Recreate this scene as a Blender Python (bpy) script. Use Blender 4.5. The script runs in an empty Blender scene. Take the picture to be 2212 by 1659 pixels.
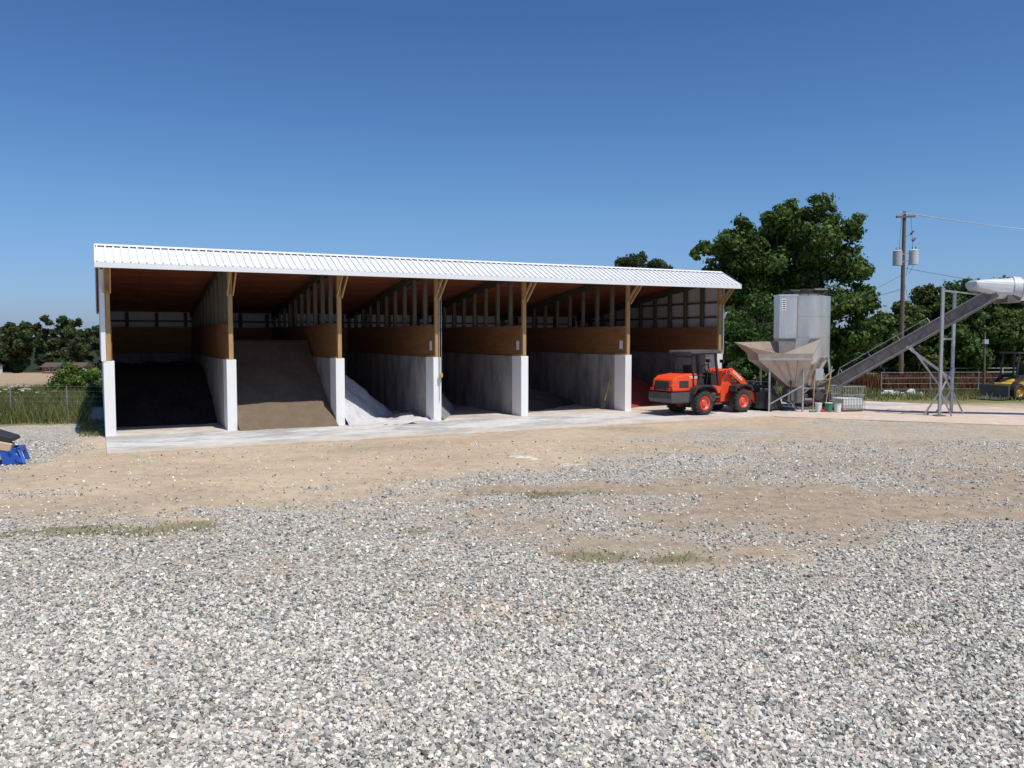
import bpy, bmesh, math, random
import numpy as np
from mathutils import Vector, Matrix, noise
random.seed(7); RNG=np.random.default_rng(7)
SC=bpy.context.scene
COL=SC.collection
CAMH=3.15
ANG=math.atan2(.4466,.8947)
P0=(-12.6,25.9)
def to_local(x,y):
    dx=x-P0[0]; dy=y-P0[1]
    return dx*.8947+dy*.4466, -dx*.4466+dy*.8947
def sstep(a,b,x):
    t=min(1,max(0,(x-a)/(b-a))); return t*t*(3-2*t)
def gz(x,y):
    z=0.0
    if y>46: 
        t=y-46
        z=-.04*(t*t/(t+6))
    if y>330:
        k=sstep(330,450,y); z=z*(1-k)+3.0*k
    return z

# ---------------- materials
def nt(name):
    m=bpy.data.materials.new(name); m.use_nodes=True
    t=m.node_tree; return m,t,t.nodes['Principled BSDF']
def M(name,col,rough=.7,metal=0,var=.15,scale=2.5,bump=0.,bscale=30,stretch=(1,1,1),dirt=None,dirt_amt=.4,dscale=.8):
    m,t,p=nt(name); N=t.nodes; L=t.links
    tc=N.new('ShaderNodeTexCoord'); mp=N.new('ShaderNodeMapping'); mp.inputs['Scale'].default_value=stretch
    L.new(tc.outputs['Object'],mp.inputs[0])
    nz=N.new('ShaderNodeTexNoise'); nz.inputs['Scale'].default_value=scale; nz.inputs['Detail'].default_value=6; nz.inputs['Roughness'].default_value=.65
    L.new(mp.outputs[0],nz.inputs['Vector'])
    cr=N.new('ShaderNodeValToRGB'); cr.color_ramp.elements[0].position=.3; cr.color_ramp.elements[1].position=.7
    cr.color_ramp.elements[0].color=[max(0,c*(1-var)) for c in col]+[1]
    cr.color_ramp.elements[1].color=[min(1,c*(1+var)) for c in col]+[1]
    L.new(nz.outputs[0],cr.inputs[0]); out=cr.outputs[0]
    if dirt:
        n2=N.new('ShaderNodeTexNoise'); n2.inputs['Scale'].default_value=dscale; n2.inputs['Detail'].default_value=8; n2.inputs['Roughness'].default_value=.7
        L.new(mp.outputs[0],n2.inputs['Vector'])
        r2=N.new('ShaderNodeMapRange'); r2.inputs[1].default_value=.45; r2.inputs[2].default_value=.7; r2.inputs[4].default_value=dirt_amt
        L.new(n2.outputs[0],r2.inputs[0])
        mx=N.new('ShaderNodeMix'); mx.data_type='RGBA'; L.new(r2.outputs[0],mx.inputs[0]); L.new(out,mx.inputs[6]); mx.inputs[7].default_value=list(dirt)+[1]
        out=mx.outputs[2]
    L.new(out,p.inputs['Base Color'])
    p.inputs['Roughness'].default_value=rough; p.inputs['Metallic'].default_value=metal
    if bump:
        n3=N.new('ShaderNodeTexNoise'); n3.inputs['Scale'].default_value=bscale; n3.inputs['Detail'].default_value=5
        L.new(tc.outputs['Object'],n3.inputs['Vector'])
        b=N.new('ShaderNodeBump'); b.inputs['Strength'].default_value=bump; b.inputs['Distance'].default_value=.03
        L.new(n3.outputs[0],b.inputs['Height']); L.new(b.outputs[0],p.inputs['Normal'])
    return m
def leafmat(name,trans=.35,rough=.55):
    m,t,p=nt(name); N=t.nodes; L=t.links
    at=N.new('ShaderNodeAttribute'); at.attribute_name='Col'
    L.new(at.outputs[0],p.inputs['Base Color']); p.inputs['Roughness'].default_value=rough
    p.inputs['Specular IOR Level'].default_value=.25
    tr=N.new('ShaderNodeBsdfTranslucent'); L.new(at.outputs[0],tr.inputs[0])
    mx=N.new('ShaderNodeMixShader'); mx.inputs[0].default_value=trans
    L.new(p.outputs[0],mx.inputs[1]); L.new(tr.outputs[0],mx.inputs[2])
    L.new(mx.outputs[0],N['Material Output'].inputs[0]); return m

white_paint=M('white_paint',(.86,.86,.85),.6,var=.03,dirt=(.60,.52,.44),dirt_amt=.22,dscale=1.2,stretch=(1,1,.5))
white_metal=M('white_metal',(.80,.81,.82),.42,var=.02)
roof_metal=M('roof_metal',(.64,.66,.68),.5,var=.03)
panel_metal=M('panel_metal',(.55,.58,.60),.5,var=.08)
grey_trim=M('grey_trim',(.42,.44,.47),.5,var=.05)
concrete=M('concrete_wall',(.36,.35,.335),.85,var=.16,scale=2.,bump=.3,dirt=(.07,.06,.055),dirt_amt=.8,dscale=1.3,stretch=(1,1,.35))
ply=M('plywood',(.27,.125,.045),.7,var=.22,scale=2.5,stretch=(.6,.6,5),dirt=(.13,.06,.03),dirt_amt=.5)
ceil_ply=M('ceiling_plywood',(.32,.095,.042),.75,var=.18,scale=1.2,stretch=(1,1,1),dirt=(.18,.06,.03),dirt_amt=.5)
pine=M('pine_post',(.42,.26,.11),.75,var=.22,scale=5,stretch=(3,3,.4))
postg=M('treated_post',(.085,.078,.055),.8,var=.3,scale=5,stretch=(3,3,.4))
galv=M('galvanised_steel',(.42,.43,.44),.45,.6,var=.2,scale=6)
stainless=M('stainless_steel',(.80,.74,.67),.34,.88,var=.12,scale=2,stretch=(1,1,.3),dirt=(.60,.50,.42),dirt_amt=.4)
hopst=M('hopper_steel',(.42,.38,.34),.5,.6,var=.2,scale=3,dirt=(.40,.30,.24),dirt_amt=.5)
dustyst=M('dusty_steel',(.34,.27,.22),.6,.3,var=.25,scale=3,dirt=(.30,.20,.16),dirt_amt=.6)
oldsteel=M('weathered_steel',(.17,.16,.155),.6,.4,var=.3,scale=4,dirt=(.24,.19,.15),dirt_amt=.6)
orange=M('orange_paint',(.84,.075,.02),.38,var=.08,dirt=(.5,.2,.12),dirt_amt=.2)
black=M('black_steel',(.02,.02,.022),.5,var=.3,dirt=(.16,.13,.11),dirt_amt=.35,dscale=2)
rubber=M('rubber',(.028,.027,.026),.85,var=.3,dirt=(.16,.12,.10),dirt_amt=.45,dscale=3)
blackpl=M('black_plastic',(.025,.025,.027),.6,var=.2)
dgrey=M('dark_grey_paint',(.07,.07,.075),.5,var=.2,dirt=(.2,.16,.13),dirt_amt=.4)
redm=M('red_lamp',(.6,.02,.02),.3)
yellow=M('yellow_paint',(.62,.36,.02),.5,var=.1,dirt=(.2,.14,.08),dirt_amt=.4)
blue=M('blue_paint',(.02,.09,.42),.45,var=.15)
beige=M('beige_board',(.52,.38,.27),.8,var=.1)
white_pl=M('white_plastic',(.72,.73,.72),.5,var=.06)
green_pl=M('green_plastic',(.03,.22,.12),.5)
bark=M('bark',(.12,.09,.065),.9,var=.35,scale=6,stretch=(1,1,.3),bump=.6,bscale=12)
polewood=M('pole_wood',(.15,.11,.08),.9,var=.3,scale=8,stretch=(3,3,.2))
brickm=M('house_brick',(.20,.09,.06),.85,var=.2,scale=6)
roofm=M('shingles',(.09,.07,.06),.9,var=.2)
glass=M('dark_glass',(.03,.04,.05),.15,var=.1)
leaf=leafmat('leaves'); grassm=leafmat('grass_blades',.3,.7)
wiremat=M('wire_metal',(.65,.66,.68),.4,.3)

# ---------------- mesh builder
class MB:
    def __init__(s): s.v=[];s.f=[];s.m=[];s.s=[];s.mats=[]
    def mi(s,m):
        if m not in s.mats: s.mats.append(m)
        return s.mats.index(m)
    def add(s,vs,fs,m,sm=False):
        o=len(s.v); s.v+= [tuple(v) for v in vs]; k=s.mi(m)
        for f in fs:
            s.f.append([i+o for i in f]); s.m.append(k); s.s.append(sm)
    def box(s,lo,hi,m,R=None,c=None):
        vs=[Vector((x,y,z)) for x in(lo[0],hi[0]) for y in(lo[1],hi[1]) for z in(lo[2],hi[2])]
        if R is not None:
            c=Vector(c) if c is not None else (Vector(lo)+Vector(hi))/2
            vs=[c+R@(v-c) for v in vs]
        s.add(vs,[(0,1,3,2),(4,6,7,5),(0,4,5,1),(2,3,7,6),(0,2,6,4),(1,5,7,3)],m)
    def beam(s,p,q,w,h,m,up=(0,0,1)):
        p=Vector(p);q=Vector(q);d=(q-p).normalized();u=Vector(up)
        if abs(d.dot(u))>.98: u=Vector((1,0,0))
        r=d.cross(u).normalized(); u=r.cross(d)
        vs=[]
        for e in(p,q):
            for i,j in((-1,-1),(1,-1),(1,1),(-1,1)): vs.append(e+r*(i*w/2)+u*(j*h/2))
        s.add(vs,[(0,1,2,3),(4,7,6,5),(0,4,5,1),(1,5,6,2),(2,6,7,3),(3,7,4,0)],m)
    def cyl(s,p,q,r1,r2,m,n=20,caps=True):
        p=Vector(p);q=Vector(q);d=(q-p).normalized();u=Vector((0,0,1))
        if abs(d.dot(u))>.98:u=Vector((1,0,0))
        r=d.cross(u).normalized();u=r.cross(d);vs=[]
        for e,rr in((p,r1),(q,r2)):
            for i in range(n):
                a=2*math.pi*i/n; vs.append(e+r*(rr*math.cos(a))+u*(rr*math.sin(a)))
        s.add(vs,[(i,(i+1)%n,n+(i+1)%n,n+i) for i in range(n)],m,True)
        if caps:
            s.add(vs[:n],[tuple(range(n))[::-1]],m); s.add(vs[n:],[tuple(range(n))],m)
    def prism(s,pts,y0,y1,m,y0s=None):
        n=len(pts); vs=[(x,y0,z) for x,z in pts]+[(x,y1,z) for x,z in pts]
        s.add(vs,[tuple(range(n)),tuple(range(2*n-1,n-1,-1))]+[(i,n+i,n+(i+1)%n,(i+1)%n) for i in range(n)],m)
    def prismx(s,pts,x0,x1,m):
        n=len(pts); vs=[(x0,y,z) for y,z in pts]+[(x1,y,z) for y,z in pts]
        s.add(vs,[tuple(range(n)),tuple(range(2*n-1,n-1,-1))]+[(i,n+i,n+(i+1)%n,(i+1)%n) for i in range(n)],m)
    def lathey(s,prof,c,m,n=32):
        vs=[];k=len(prof)
        for i in range(n):
            a=2*math.pi*i/n
            for r,y in prof: vs.append((c[0]+r*math.cos(a),c[1]+y,c[2]+r*math.sin(a)))
        fs=[]
        for i in range(n):
            j=(i+1)%n
            for q in range(k-1): fs.append((i*k+q,i*k+q+1,j*k+q+1,j*k+q))
        s.add(vs,fs,m,True)
    def obj(s,name,parent=None,bevel=0,loc=None,rot=None):
        me=bpy.data.meshes.new(name); me.from_pydata(s.v,[],s.f)
        for m in s.mats: me.materials.append(m)
        me.polygons.foreach_set('material_index',s.m); me.polygons.foreach_set('use_smooth',s.s)
        bm=bmesh.new(); bm.from_mesh(me); bmesh.ops.recalc_face_normals(bm,faces=bm.faces); bm.to_mesh(me); bm.free()
        o=bpy.data.objects.new(name,me); COL.objects.link(o)
        if parent: o.parent=parent
        if loc: o.location=loc
        if rot is not None: o.rotation_euler=(0,0,rot)
        if bevel:
            b=o.modifiers.new('bevel','BEVEL'); b.width=bevel; b.segments=2; b.limit_method='ANGLE'; b.angle_limit=math.radians(40)
        return o
def empty(name,loc,rot=0,scale=1):
    e=bpy.data.objects.new(name,None); e.location=loc; e.rotation_euler=(0,0,rot); e.scale=(scale,)*3; e.empty_display_size=.3; COL.objects.link(e); return e
def npmesh(name,V,F,C,mat,smooth=False,parent=None):
    me=bpy.data.meshes.new(name); k=F.shape[1]
    me.vertices.add(len(V)); me.vertices.foreach_set('co',V.astype(np.float32).ravel())
    me.loops.add(F.size); me.loops.foreach_set('vertex_index',F.astype(np.int32).ravel())
    me.polygons.add(len(F)); me.polygons.foreach_set('loop_start',np.arange(0,F.size,k,dtype=np.int32))
    me.polygons.foreach_set('use_smooth',np.full(len(F),smooth))
    me.update(calc_edges=True)
    if C is not None:
        ca=me.color_attributes.new('Col','FLOAT_COLOR','POINT')
        ca.data.foreach_set('color',np.c_[C,np.ones(len(C))].astype(np.float32).ravel())
    me.materials.append(mat)
    o=bpy.data.objects.new(name,me); COL.objects.link(o)
    if parent:o.parent=parent
    return o

# ---------------- ground masks
def nz(x,y,s,o=0): return noise.noise(Vector((x*s+o,y*s+o*1.7,o)))
def ell(x,y,cx,cy,rx,ry,ang=0):
    dx=x-cx;dy=y-cy
    if ang: c=math.cos(ang);s_=math.sin(ang); dx,dy=dx*c+dy*s_,-dx*s_+dy*c
    return max(0,1-math.sqrt((dx/rx)**2+(dy/ry)**2))
def masks(X,Y):
    """bare, brown, green, white, grass, field"""
    a,b=to_local(X,Y)
    n1=nz(X,Y,.35,3.1); n2=nz(X,Y,1.1,9.2); n3=nz(X,Y,.12,5.5); n4=nz(X,Y*2.2,.5,7.7); n5=nz(X,Y,2.6,1.3)
    x=X+2.2*nz(X,Y,.22,11.)+.7*nz(X,Y,.9,12.); y=Y+1.3*nz(X,Y,.25,13.)+.5*nz(X,Y,.9,14.)
    bare=.06+.16*sstep(9,18,Y); brown=.2
    bare+=.85*sstep(0,.75,ell(x,y,-7.6,18.6,8.2,6.2))
    bare+=.65*sstep(0,.7,ell(x,y,-1,22.3,9.5,4.2,.3))
    band=sstep(-8.8,-5.2,b+n1*1.5)*(1 if b<0 else 0)*sstep(-3,-.5,a)
    bare+=band*(.75 if a<18 else .55)
    d=ell(x,y,5.5,14.8,8.5,4.2,.12); bare+=.55*sstep(0,.8,d); brown+=1.2*d
    d=ell(x,y,11,17.5,10,5.5,.1); bare+=.50*sstep(0,.7,d); brown+=1.1*d
    d=ell(x,y,.6,16.7,2.6,.7,.05); bare+=.8*d**.5; brown+=2.*d
    d=ell(x,y,8.5,14.2,5.0,.5,.08); bare+=.6*d**.5; brown+=1.5*d
    d=ell(x,y,2.6,11.8,2.2,1.3); bare+=.5*d**.7; brown+=.5*d
    d=ell(x,y,-.6,9.6,1.8,.9); bare+=.28*d**.7
    d=ell(x,y,16,25,15,7.,.1); bare+=.50*sstep(0,.6,d); brown+=.4*d
    d=ell(x,y,-6.0,13.2,2.6,1.3); bare+=.35*d**.7
    bare-=.5*sstep(-10.5,-12.5,X)*sstep(14,17,Y)*sstep(-.2,-1.5,a)
    bare+=n1*.30+n2*.28+n3*.25+n4*.30+n5*.20
    bare=min(1,max(0,bare)); brown=min(1,max(0,brown+n1*.5+n4*.4))
    g=max(1.5*ell(x,y,-6.6,13.0,1.9,.9),1.3*ell(x,y,-4.9,13.5,1.4,.6),1.2*ell(x,y,-.4,13.6,.7,.4),1.0*ell(x,y,1.9,12.0,1.1,.6),.9*ell(x,y,.4,16.1,2.2,.45),1.1*ell(x,y,4.9,7.6,1.5,1.4),.8*ell(x,y,-.3,8.0,.6,.6))
    g=max(0,min(1,g*1.4+n2*1.2+n5*.9-.28)) if g>0 else 0
    w=max(2.2*ell(X,Y,.35,21.5,.62,.16,-.5),1.8*ell(X,Y,1.45,20.3,.36,.22),1.4*ell(X,Y,2.97,15.8,.22,.14))
    w=min(1,w)
    edge=n1*1.2+n2*.7
    gr=0
    if X<0:
        gr=sstep(28.8,30.0,Y+edge) if a<-.8 or b>12.6 else 0
    else:
        if X>14: gr=sstep(37.5,40.5,Y+edge+ (X-20)*.10)
        if b>2 and a>25.6: gr=max(gr,sstep(2,4,b+edge))
        if b>12.6: gr=1
    fld=0
    if Y>46 and X<5: fld=sstep(46,49,Y+edge)
    if Y>300: fld=0;gr=1
    return bare,brown,g,w,gr,fld

xs=np.concatenate([-np.geomspace(900,27,26),np.arange(-26,34,.2),np.geomspace(34.3,900,26)])
ys=np.concatenate([np.linspace(-120,2,18),np.arange(2.3,44,.2),np.geomspace(44.5,1100,50)])
def gh(x_,y_):
    a,b=to_local(x_,y_)
    u=.035*nz(x_,y_,.4,1.)+.02*nz(x_,y_,1.6,4.)
    k=1 if (b<-5.5 or a<-2) else max(sstep(-4.4,-5.5,b),sstep(-.3,-2,a))
    return u*k-.012
V=[];A1=[];A2=[]
for y in ys:
    for x in xs:
        x_=float(x);y_=float(y)
        mk=masks(x_,y_)
        z=gz(x_,y_)
        if y_<44 and -26<x_<34: z+=gh(x_,y_)
        else: z-=.012
        if mk[4]>0 and y_<60: z+=.05*mk[4]*nz(x_,y_,.8,2.)
        V.append((x_,y_,z)); A1.append(mk[:3]); A2.append(mk[3:6])
nx=len(xs);ny=len(ys)
I=np.arange(nx*ny).reshape(ny,nx)
F=np.stack([I[:-1,:-1],I[:-1,1:],I[1:,1:],I[1:,:-1]],-1).reshape(-1,4)
gm,t,p=nt('ground_material'); N=t.nodes; L=t.links
def node(ty,**k):
    n=N.new(ty)
    for a,b in k.items(): setattr(n,a,b)
    return n
def mixc(f,a,b,typ='MIX'):
    n=node('ShaderNodeMix',data_type='RGBA',blend_type=typ)
    for s_,i in((f,0),(a,6),(b,7)):
        if isinstance(s_,(int,float)): n.inputs[i].default_value=s_
        elif isinstance(s_,tuple): n.inputs[i].default_value=list(s_)+[1]
        else: L.new(s_,n.inputs[i])
    return n.outputs[2]
def mr(v,a,b,c=0,d=1):
    n=node('ShaderNodeMapRange',interpolation_type='SMOOTHSTEP'); L.new(v,n.inputs[0]); n.inputs[1].default_value=a;n.inputs[2].default_value=b;n.inputs[3].default_value=c;n.inputs[4].default_value=d; return n.outputs[0]
def mth(op,a,b):
    n=node('ShaderNodeMath',operation=op)
    for i,q in enumerate((a,b)):
        if isinstance(q,(int,float)): n.inputs[i].default_value=q
        else: L.new(q,n.inputs[i])
    return n.outputs[0]
tc=node('ShaderNodeTexCoord'); OB=tc.outputs['Object']
def NZ(s,det=4,r=.6):
    n=node('ShaderNodeTexNoise'); n.inputs['Scale'].default_value=s;n.inputs['Detail'].default_value=det;n.inputs['Roughness'].default_value=r; L.new(OB,n.inputs['Vector']); return n.outputs[0]
PAL=[(.16,.165,.155),(.31,.31,.29),(.50,.485,.44),(.70,.67,.60),(.60,.49,.40),(.43,.42,.395)]
def stones(scale):
    v=node('ShaderNodeTexVoronoi'); v.inputs['Scale'].default_value=scale; L.new(OB,v.inputs['Vector'])
    sp=node('ShaderNodeSeparateColor'); L.new(v.outputs['Color'],sp.inputs[0])
    cr=node('ShaderNodeValToRGB'); e=cr.color_ramp; e.interpolation='CONSTANT'
    ps=[0,.10,.26,.54,.82,.88]
    e.elements[0].color=list(PAL[0])+[1]; e.elements[1].position=ps[1]; e.elements[1].color=list(PAL[1])+[1]
    for pz,c in list(zip(ps,PAL))[2:]:
        k=e.elements.new(pz); k.color=list(c)+[1]
    L.new(sp.outputs[0],cr.inputs[0])
    return v.outputs['Distance'],cr.outputs[0]
d1,c1=stones(27)
gap=mr(d1,.45,.8,1,.5)
gcol=mixc(1,c1,gap,'MULTIPLY')
at1=node('ShaderNodeAttribute',attribute_name='Z1'); s1=node('ShaderNodeSeparateColor'); L.new(at1.outputs[0],s1.inputs[0])
at2=node('ShaderNodeAttribute',attribute_name='Z2'); s2=node('ShaderNodeSeparateColor'); L.new(at2.outputs[0],s2.inputs[0])
nA=NZ(3.0,6,.7); nB=NZ(14,4,.7); nC=NZ(.8,5,.6); nD=NZ(45,3,.6)
big=mr(nC,.3,.7,.86,1.1); gcol=mixc(1,gcol,big,'MULTIPLY')
gcol=mixc(mr(nA,.42,.68,0,.6),gcol,(.50,.42,.31))
tan=mixc(mr(nA,.3,.7),(.47,.36,.235),(.61,.49,.34))
brn=mixc(mr(nA,.3,.7),(.23,.17,.115),(.42,.33,.235))
dirt=mixc(s1.outputs[1],tan,brn)
dirt=mixc(mr(nB,.35,.7,.0,.4),dirt,(.44,.37,.30))
dirt=mixc(mr(nD,.55,.66,0,.7),dirt,c1)
bsel=mth('ADD',s1.outputs[0],mth('ADD',mth('MULTIPLY',mth('SUBTRACT',nB,.5),1.1),mth('MULTIPLY',mth('SUBTRACT',nA,.5),.6)))
bf=mr(bsel,.22,.9)
col=mixc(bf,gcol,dirt)
gsel=mth('ADD',s1.outputs[2],mth('MULTIPLY',mth('SUBTRACT',nB,.5),1.6))
col=mixc(mr(gsel,.45,.9,0,.55),col,(.12,.13,.05))
wsel=mth('ADD',s2.outputs[0],mth('MULTIPLY',mth('SUBTRACT',nB,.5),1.2))
col=mixc(mr(wsel,.3,.6,0,.85),col,(.74,.72,.68))
grass=mixc(mr(nA,.3,.7),(.10,.12,.035),(.28,.24,.12)); grass=mixc(mr(nC,.4,.65),grass,(.19,.19,.075))
spos=node('ShaderNodeSeparateXYZ'); L.new(OB,spos.inputs[0])
grass=mixc(mr(spos.outputs[1],270,320),grass,(.022,.035,.014))
col=mixc(s2.outputs[1],col,grass)
field=mixc(mr(nC,.3,.7),(.36,.26,.17),(.46,.35,.24))
col=mixc(s2.outputs[2],col,field)
L.new(col,p.inputs['Base Color']); p.inputs['Roughness'].default_value=.9; p.inputs['Specular IOR Level'].default_value=.2
bmp=node('ShaderNodeBump'); bmp.inputs['Strength'].default_value=.8; bmp.inputs['Distance'].default_value=.03
hh=mth('SUBTRACT',mth('MULTIPLY',nD,.8),mth('MULTIPLY',d1,mr(bf,0,1,1.2,.15)))
L.new(hh,bmp.inputs['Height']); L.new(bmp.outputs[0],p.inputs['Normal'])
g=npmesh('ground',np.array(V),F,None,gm,True)
for nm,A in(('Z1',A1),('Z2',A2)):
    ca=g.data.color_attributes.new(nm,'FLOAT_COLOR','POINT'); A=np.array(A)
    ca.data.foreach_set('color',np.c_[A,np.ones(len(A))].astype(np.float32).ravel())

# ---------------- gravel stones (one mesh)
def make_stones():
    n=320000
    y=RNG.uniform(4.3,25,n); x=RNG.uniform(-1,1,n)*(.78*25+1.2)
    dens=np.where(y<9,1.0,(9/y)**1.3)
    keep=(np.abs(x)<.72*y+1.4)&(RNG.random(n)<dens)
    n2=190000
    y2=RNG.uniform(4.3,10.5,n2); x2=RNG.uniform(-8.6,8.6,n2); k2=(np.abs(x2)<.72*y2+1.4)&(RNG.random(n2)<.85*np.clip((10.8-y2)/3.0,0,1))
    x=np.r_[x[keep],x2[k2]]; y=np.r_[y[keep],y2[k2]]
    kk=[]
    for i in range(len(x)):
        X=float(x[i]);Y=float(y[i]); mk=masks(X,Y); a,b=to_local(X,Y)
        kk.append(not(b>-4.5 and a>-.3) and random.random()> (sstep(.2,1.05,mk[0])*.92 + .2*mk[2]))
    kk=np.array(kk); x=x[kk];y=y[kk]; n=len(x)
    base=np.array([[i,j,k] for i in(-1,1) for j in(-1,1) for k in(-1,1)],float)*.5
    P=base[None]+RNG.uniform(-.22,.22,(n,8,3))
    P*= (.014+.032*RNG.random(n)**1.4)[:,None,None]*np.stack([np.ones(n),RNG.uniform(.6,1,n),RNG.uniform(.4,.8,n)],-1)[:,None,:]
    q=RNG.normal(size=(n,4)); q[:,1:3]*=.35; q/=np.linalg.norm(q,axis=1)[:,None]
    w,a,b,c=q.T
    R=np.stack([1-2*(b*b+c*c),2*(a*b-c*w),2*(a*c+b*w),2*(a*b+c*w),1-2*(a*a+c*c),2*(b*c-a*w),2*(a*c-b*w),2*(b*c+a*w),1-2*(a*a+b*b)],-1).reshape(n,3,3)
    P=np.einsum('nij,nkj->nki',R,P)
    z=np.array([gh(float(x[i]),float(y[i])) for i in range(n)])
    P+=np.stack([x,y,z+RNG.uniform(.0,.020,n)],-1)[:,None,:]
    fq=np.array([(0,1,3,2),(4,6,7,5),(0,4,5,1),(2,3,7,6),(0,2,6,4),(1,5,7,3)])
    F=(np.arange(n)*8)[:,None,None]+fq[None]
    pal=np.array(PAL)
    c=pal[RNG.choice(6,n,p=[.10,.18,.28,.27,.05,.12])]*RNG.uniform(.85,1.15,(n,1))
    C=np.repeat(np.clip(c,0,.78),8,0)
    m,t,p=nt('gravel_stone'); N=t.nodes;L=t.links
    at=N.new('ShaderNodeAttribute');at.attribute_name='Col'
    tc=N.new('ShaderNodeTexCoord'); no=N.new('ShaderNodeTexNoise'); no.inputs['Scale'].default_value=60; L.new(tc.outputs['Object'],no.inputs['Vector'])
    r=N.new('ShaderNodeMapRange'); r.inputs[3].default_value=.75; r.inputs[4].default_value=1.25; L.new(no.outputs[0],r.inputs[0])
    mx=N.new('ShaderNodeMix'); mx.data_type='RGBA'; mx.blend_type='MULTIPLY'; mx.inputs[0].default_value=1
    L.new(at.outputs[0],mx.inputs[6]);L.new(r.outputs[0],mx.inputs[7]);L.new(mx.outputs[2],p.inputs['Base Color']); p.inputs['Roughness'].default_value=.85
    npmesh('gravel',P.reshape(-1,3),F.reshape(-1,4),C,m)
make_stones()

# ---------------- vegetation helpers
def leaves_arr(cent,rad,n_per_m2,size,col,flat=.8,seed=0):
    r=np.random.default_rng(seed); P=[];C=[]
    for c,ra in zip(cent,rad):
        n=max(6,int(n_per_m2*4*math.pi*ra*ra))
        d=r.normal(size=(n,3)); d/=np.linalg.norm(d,axis=1)[:,None]
        rr=ra*(1-.55*r.random(n)**1.6)*(1+.18*r.normal(size=n))
        q=np.array(c)+d*rr[:,None]*np.array([1,1,flat])
        u=r.normal(size=(n,3)); u-= (u*d).sum(1)[:,None]*d*.6; u/=np.linalg.norm(u,axis=1)[:,None]
        v=np.cross(u,d+.5*r.normal(size=(n,3))); v/=np.linalg.norm(v,axis=1)[:,None]
        s=size*r.uniform(.6,1.3,n)[:,None]
        P.append(np.stack([q-u*s*.5,q-v*s*.38,q+u*s*.5,q+v*s*.38],1))
        cb=r.uniform(.7,1.25)
        cc=np.array(col)*cb*r.uniform(.65,1.3,(n,1))+np.array([.02,.015,0])*r.random((n,1))
        C.append(np.repeat(cc,4,0))
    P=np.concatenate(P); C=np.concatenate(C)
    return P.reshape(-1,3),np.arange(len(P)*4).reshape(-1,4),np.clip(C,0,1)
def sub(cl,k,seed,fr=.42,depth=1.,):
    r=np.random.default_rng(seed);c=[];R=[]
    for (x,y,z,ra) in cl:
        for i in range(k):
            d=r.normal(size=3); d/=np.linalg.norm(d); d*=ra*r.uniform(.35,.85); d[1]*=depth
            c.append((x+d[0],y+d[1],z+d[2]*.85)); R.append(ra*fr*r.uniform(.7,1.25))
    return np.array(c),np.array(R)
def limbs(mb,base,h,r0,targets,seed=0):
    rd=random.Random(seed); b=Vector(base)
    prev=b; N_=6
    for i in range(1,N_+1):
        q=b+Vector((rd.uniform(-.12,.12)*r0*2,rd.uniform(-.1,.1)*r0*2,h*i/N_))
        mb.cyl(prev,q,r0*(1.25 if i==1 else 1-.06*(i-1)),r0*(1-.06*i),bark,10,False); prev=q
    for tg in targets:
        tg=Vector(tg); st=prev-Vector((0,0,rd.uniform(0,h*.3))); mid=(st+tg)/2+Vector((rd.uniform(-.5,.5),rd.uniform(-.5,.5),rd.uniform(.0,.8)))*(tg-st).length*.12
        ra=r0*rd.uniform(.25,.42)
        mb.cyl(st,mid,ra,ra*.65,bark,8,False); mb.cyl(mid,tg,ra*.65,ra*.2,bark,8,False)
        for k in range(2):
            e=mid+(tg-mid)*.5+Vector((rd.uniform(-1,1),rd.uniform(-1,1),rd.uniform(0,1)))*(tg-st).length*.2
            mb.cyl(mid,e,ra*.4,ra*.12,bark,6,False)
def tree(name,x,y,h,r,seed,col=(.055,.10,.03),leafs=.3,dens=7,nc=16,trunk=.25,k=6,low=.2):
    rd=random.Random(seed); z0=gz(x,y); par=empty(name,(x,y,z0))
    cl=[]
    for i in range(nc):
        a=rd.uniform(0,2*math.pi); t=rd.uniform(.0,1); zz=h*(low+(.86-low)*t)
        rr=r*math.sqrt(max(.05,1-((t-.4)/.75)**2))*rd.uniform(.1,.72)
        cl.append((rr*math.cos(a),rr*math.sin(a),zz,r*rd.uniform(.3,.46)))
    cl.append((0,0,h*.86,r*.36))
    c,R=sub(cl,k,seed,.5)
    P,F,C=leaves_arr(c,R,dens,leafs,col,seed=seed)
    npmesh('foliage',P,F,C,leaf,parent=par)
    mb=MB(); limbs(mb,(0,0,-.2),h*.38,h*trunk*.1,[q[:3] for q in cl[:9]],seed); mb.obj('trunk',par)
    return par
T=(27.9,85.0); tz=gz(*T)
big=empty('oak_tree',(T[0],T[1],tz))
tb=[(2.6,15.5,2.1),(0,15.8,1.5),(4.7,13.9,2.1),(-1.7,14.7,2.1),(-4.3,13.7,1.9),(.95,12.5,3.3),(-2.9,11.1,3.1),(-6.7,12.3,1.7),(-8.2,12.1,1.3),(-7.4,9.7,1.9),(4.7,10.6,2.9),(6.7,9.7,1.9),(-4.8,8.2,2.6),(-.5,8.2,3.3),(3.8,6.8,3.3),(6.4,6.3,2.3),(6.6,3.5,2.1),(3.8,3,2.6),(-3.8,4.9,2.6),(-4.8,2.1,2.3),(-.5,3.5,2.9),(-6.4,6.8,1.7),(-9.1,11.5,.9),(6.9,11.8,1.3),(1.5,9,3),(-1,13,2.5),(3,12.8,2.4),(0,1.5,2.5),(4.5,.8,2.2),(-6.0,4.3,1.8),(-2.2,6.4,2.6),(1.8,5,2.8),(7.4,8,1.5),(-4.6,11.8,2.2),(-5.8,10.6,2.0)]
rd=random.Random(3); cl=[]
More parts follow.
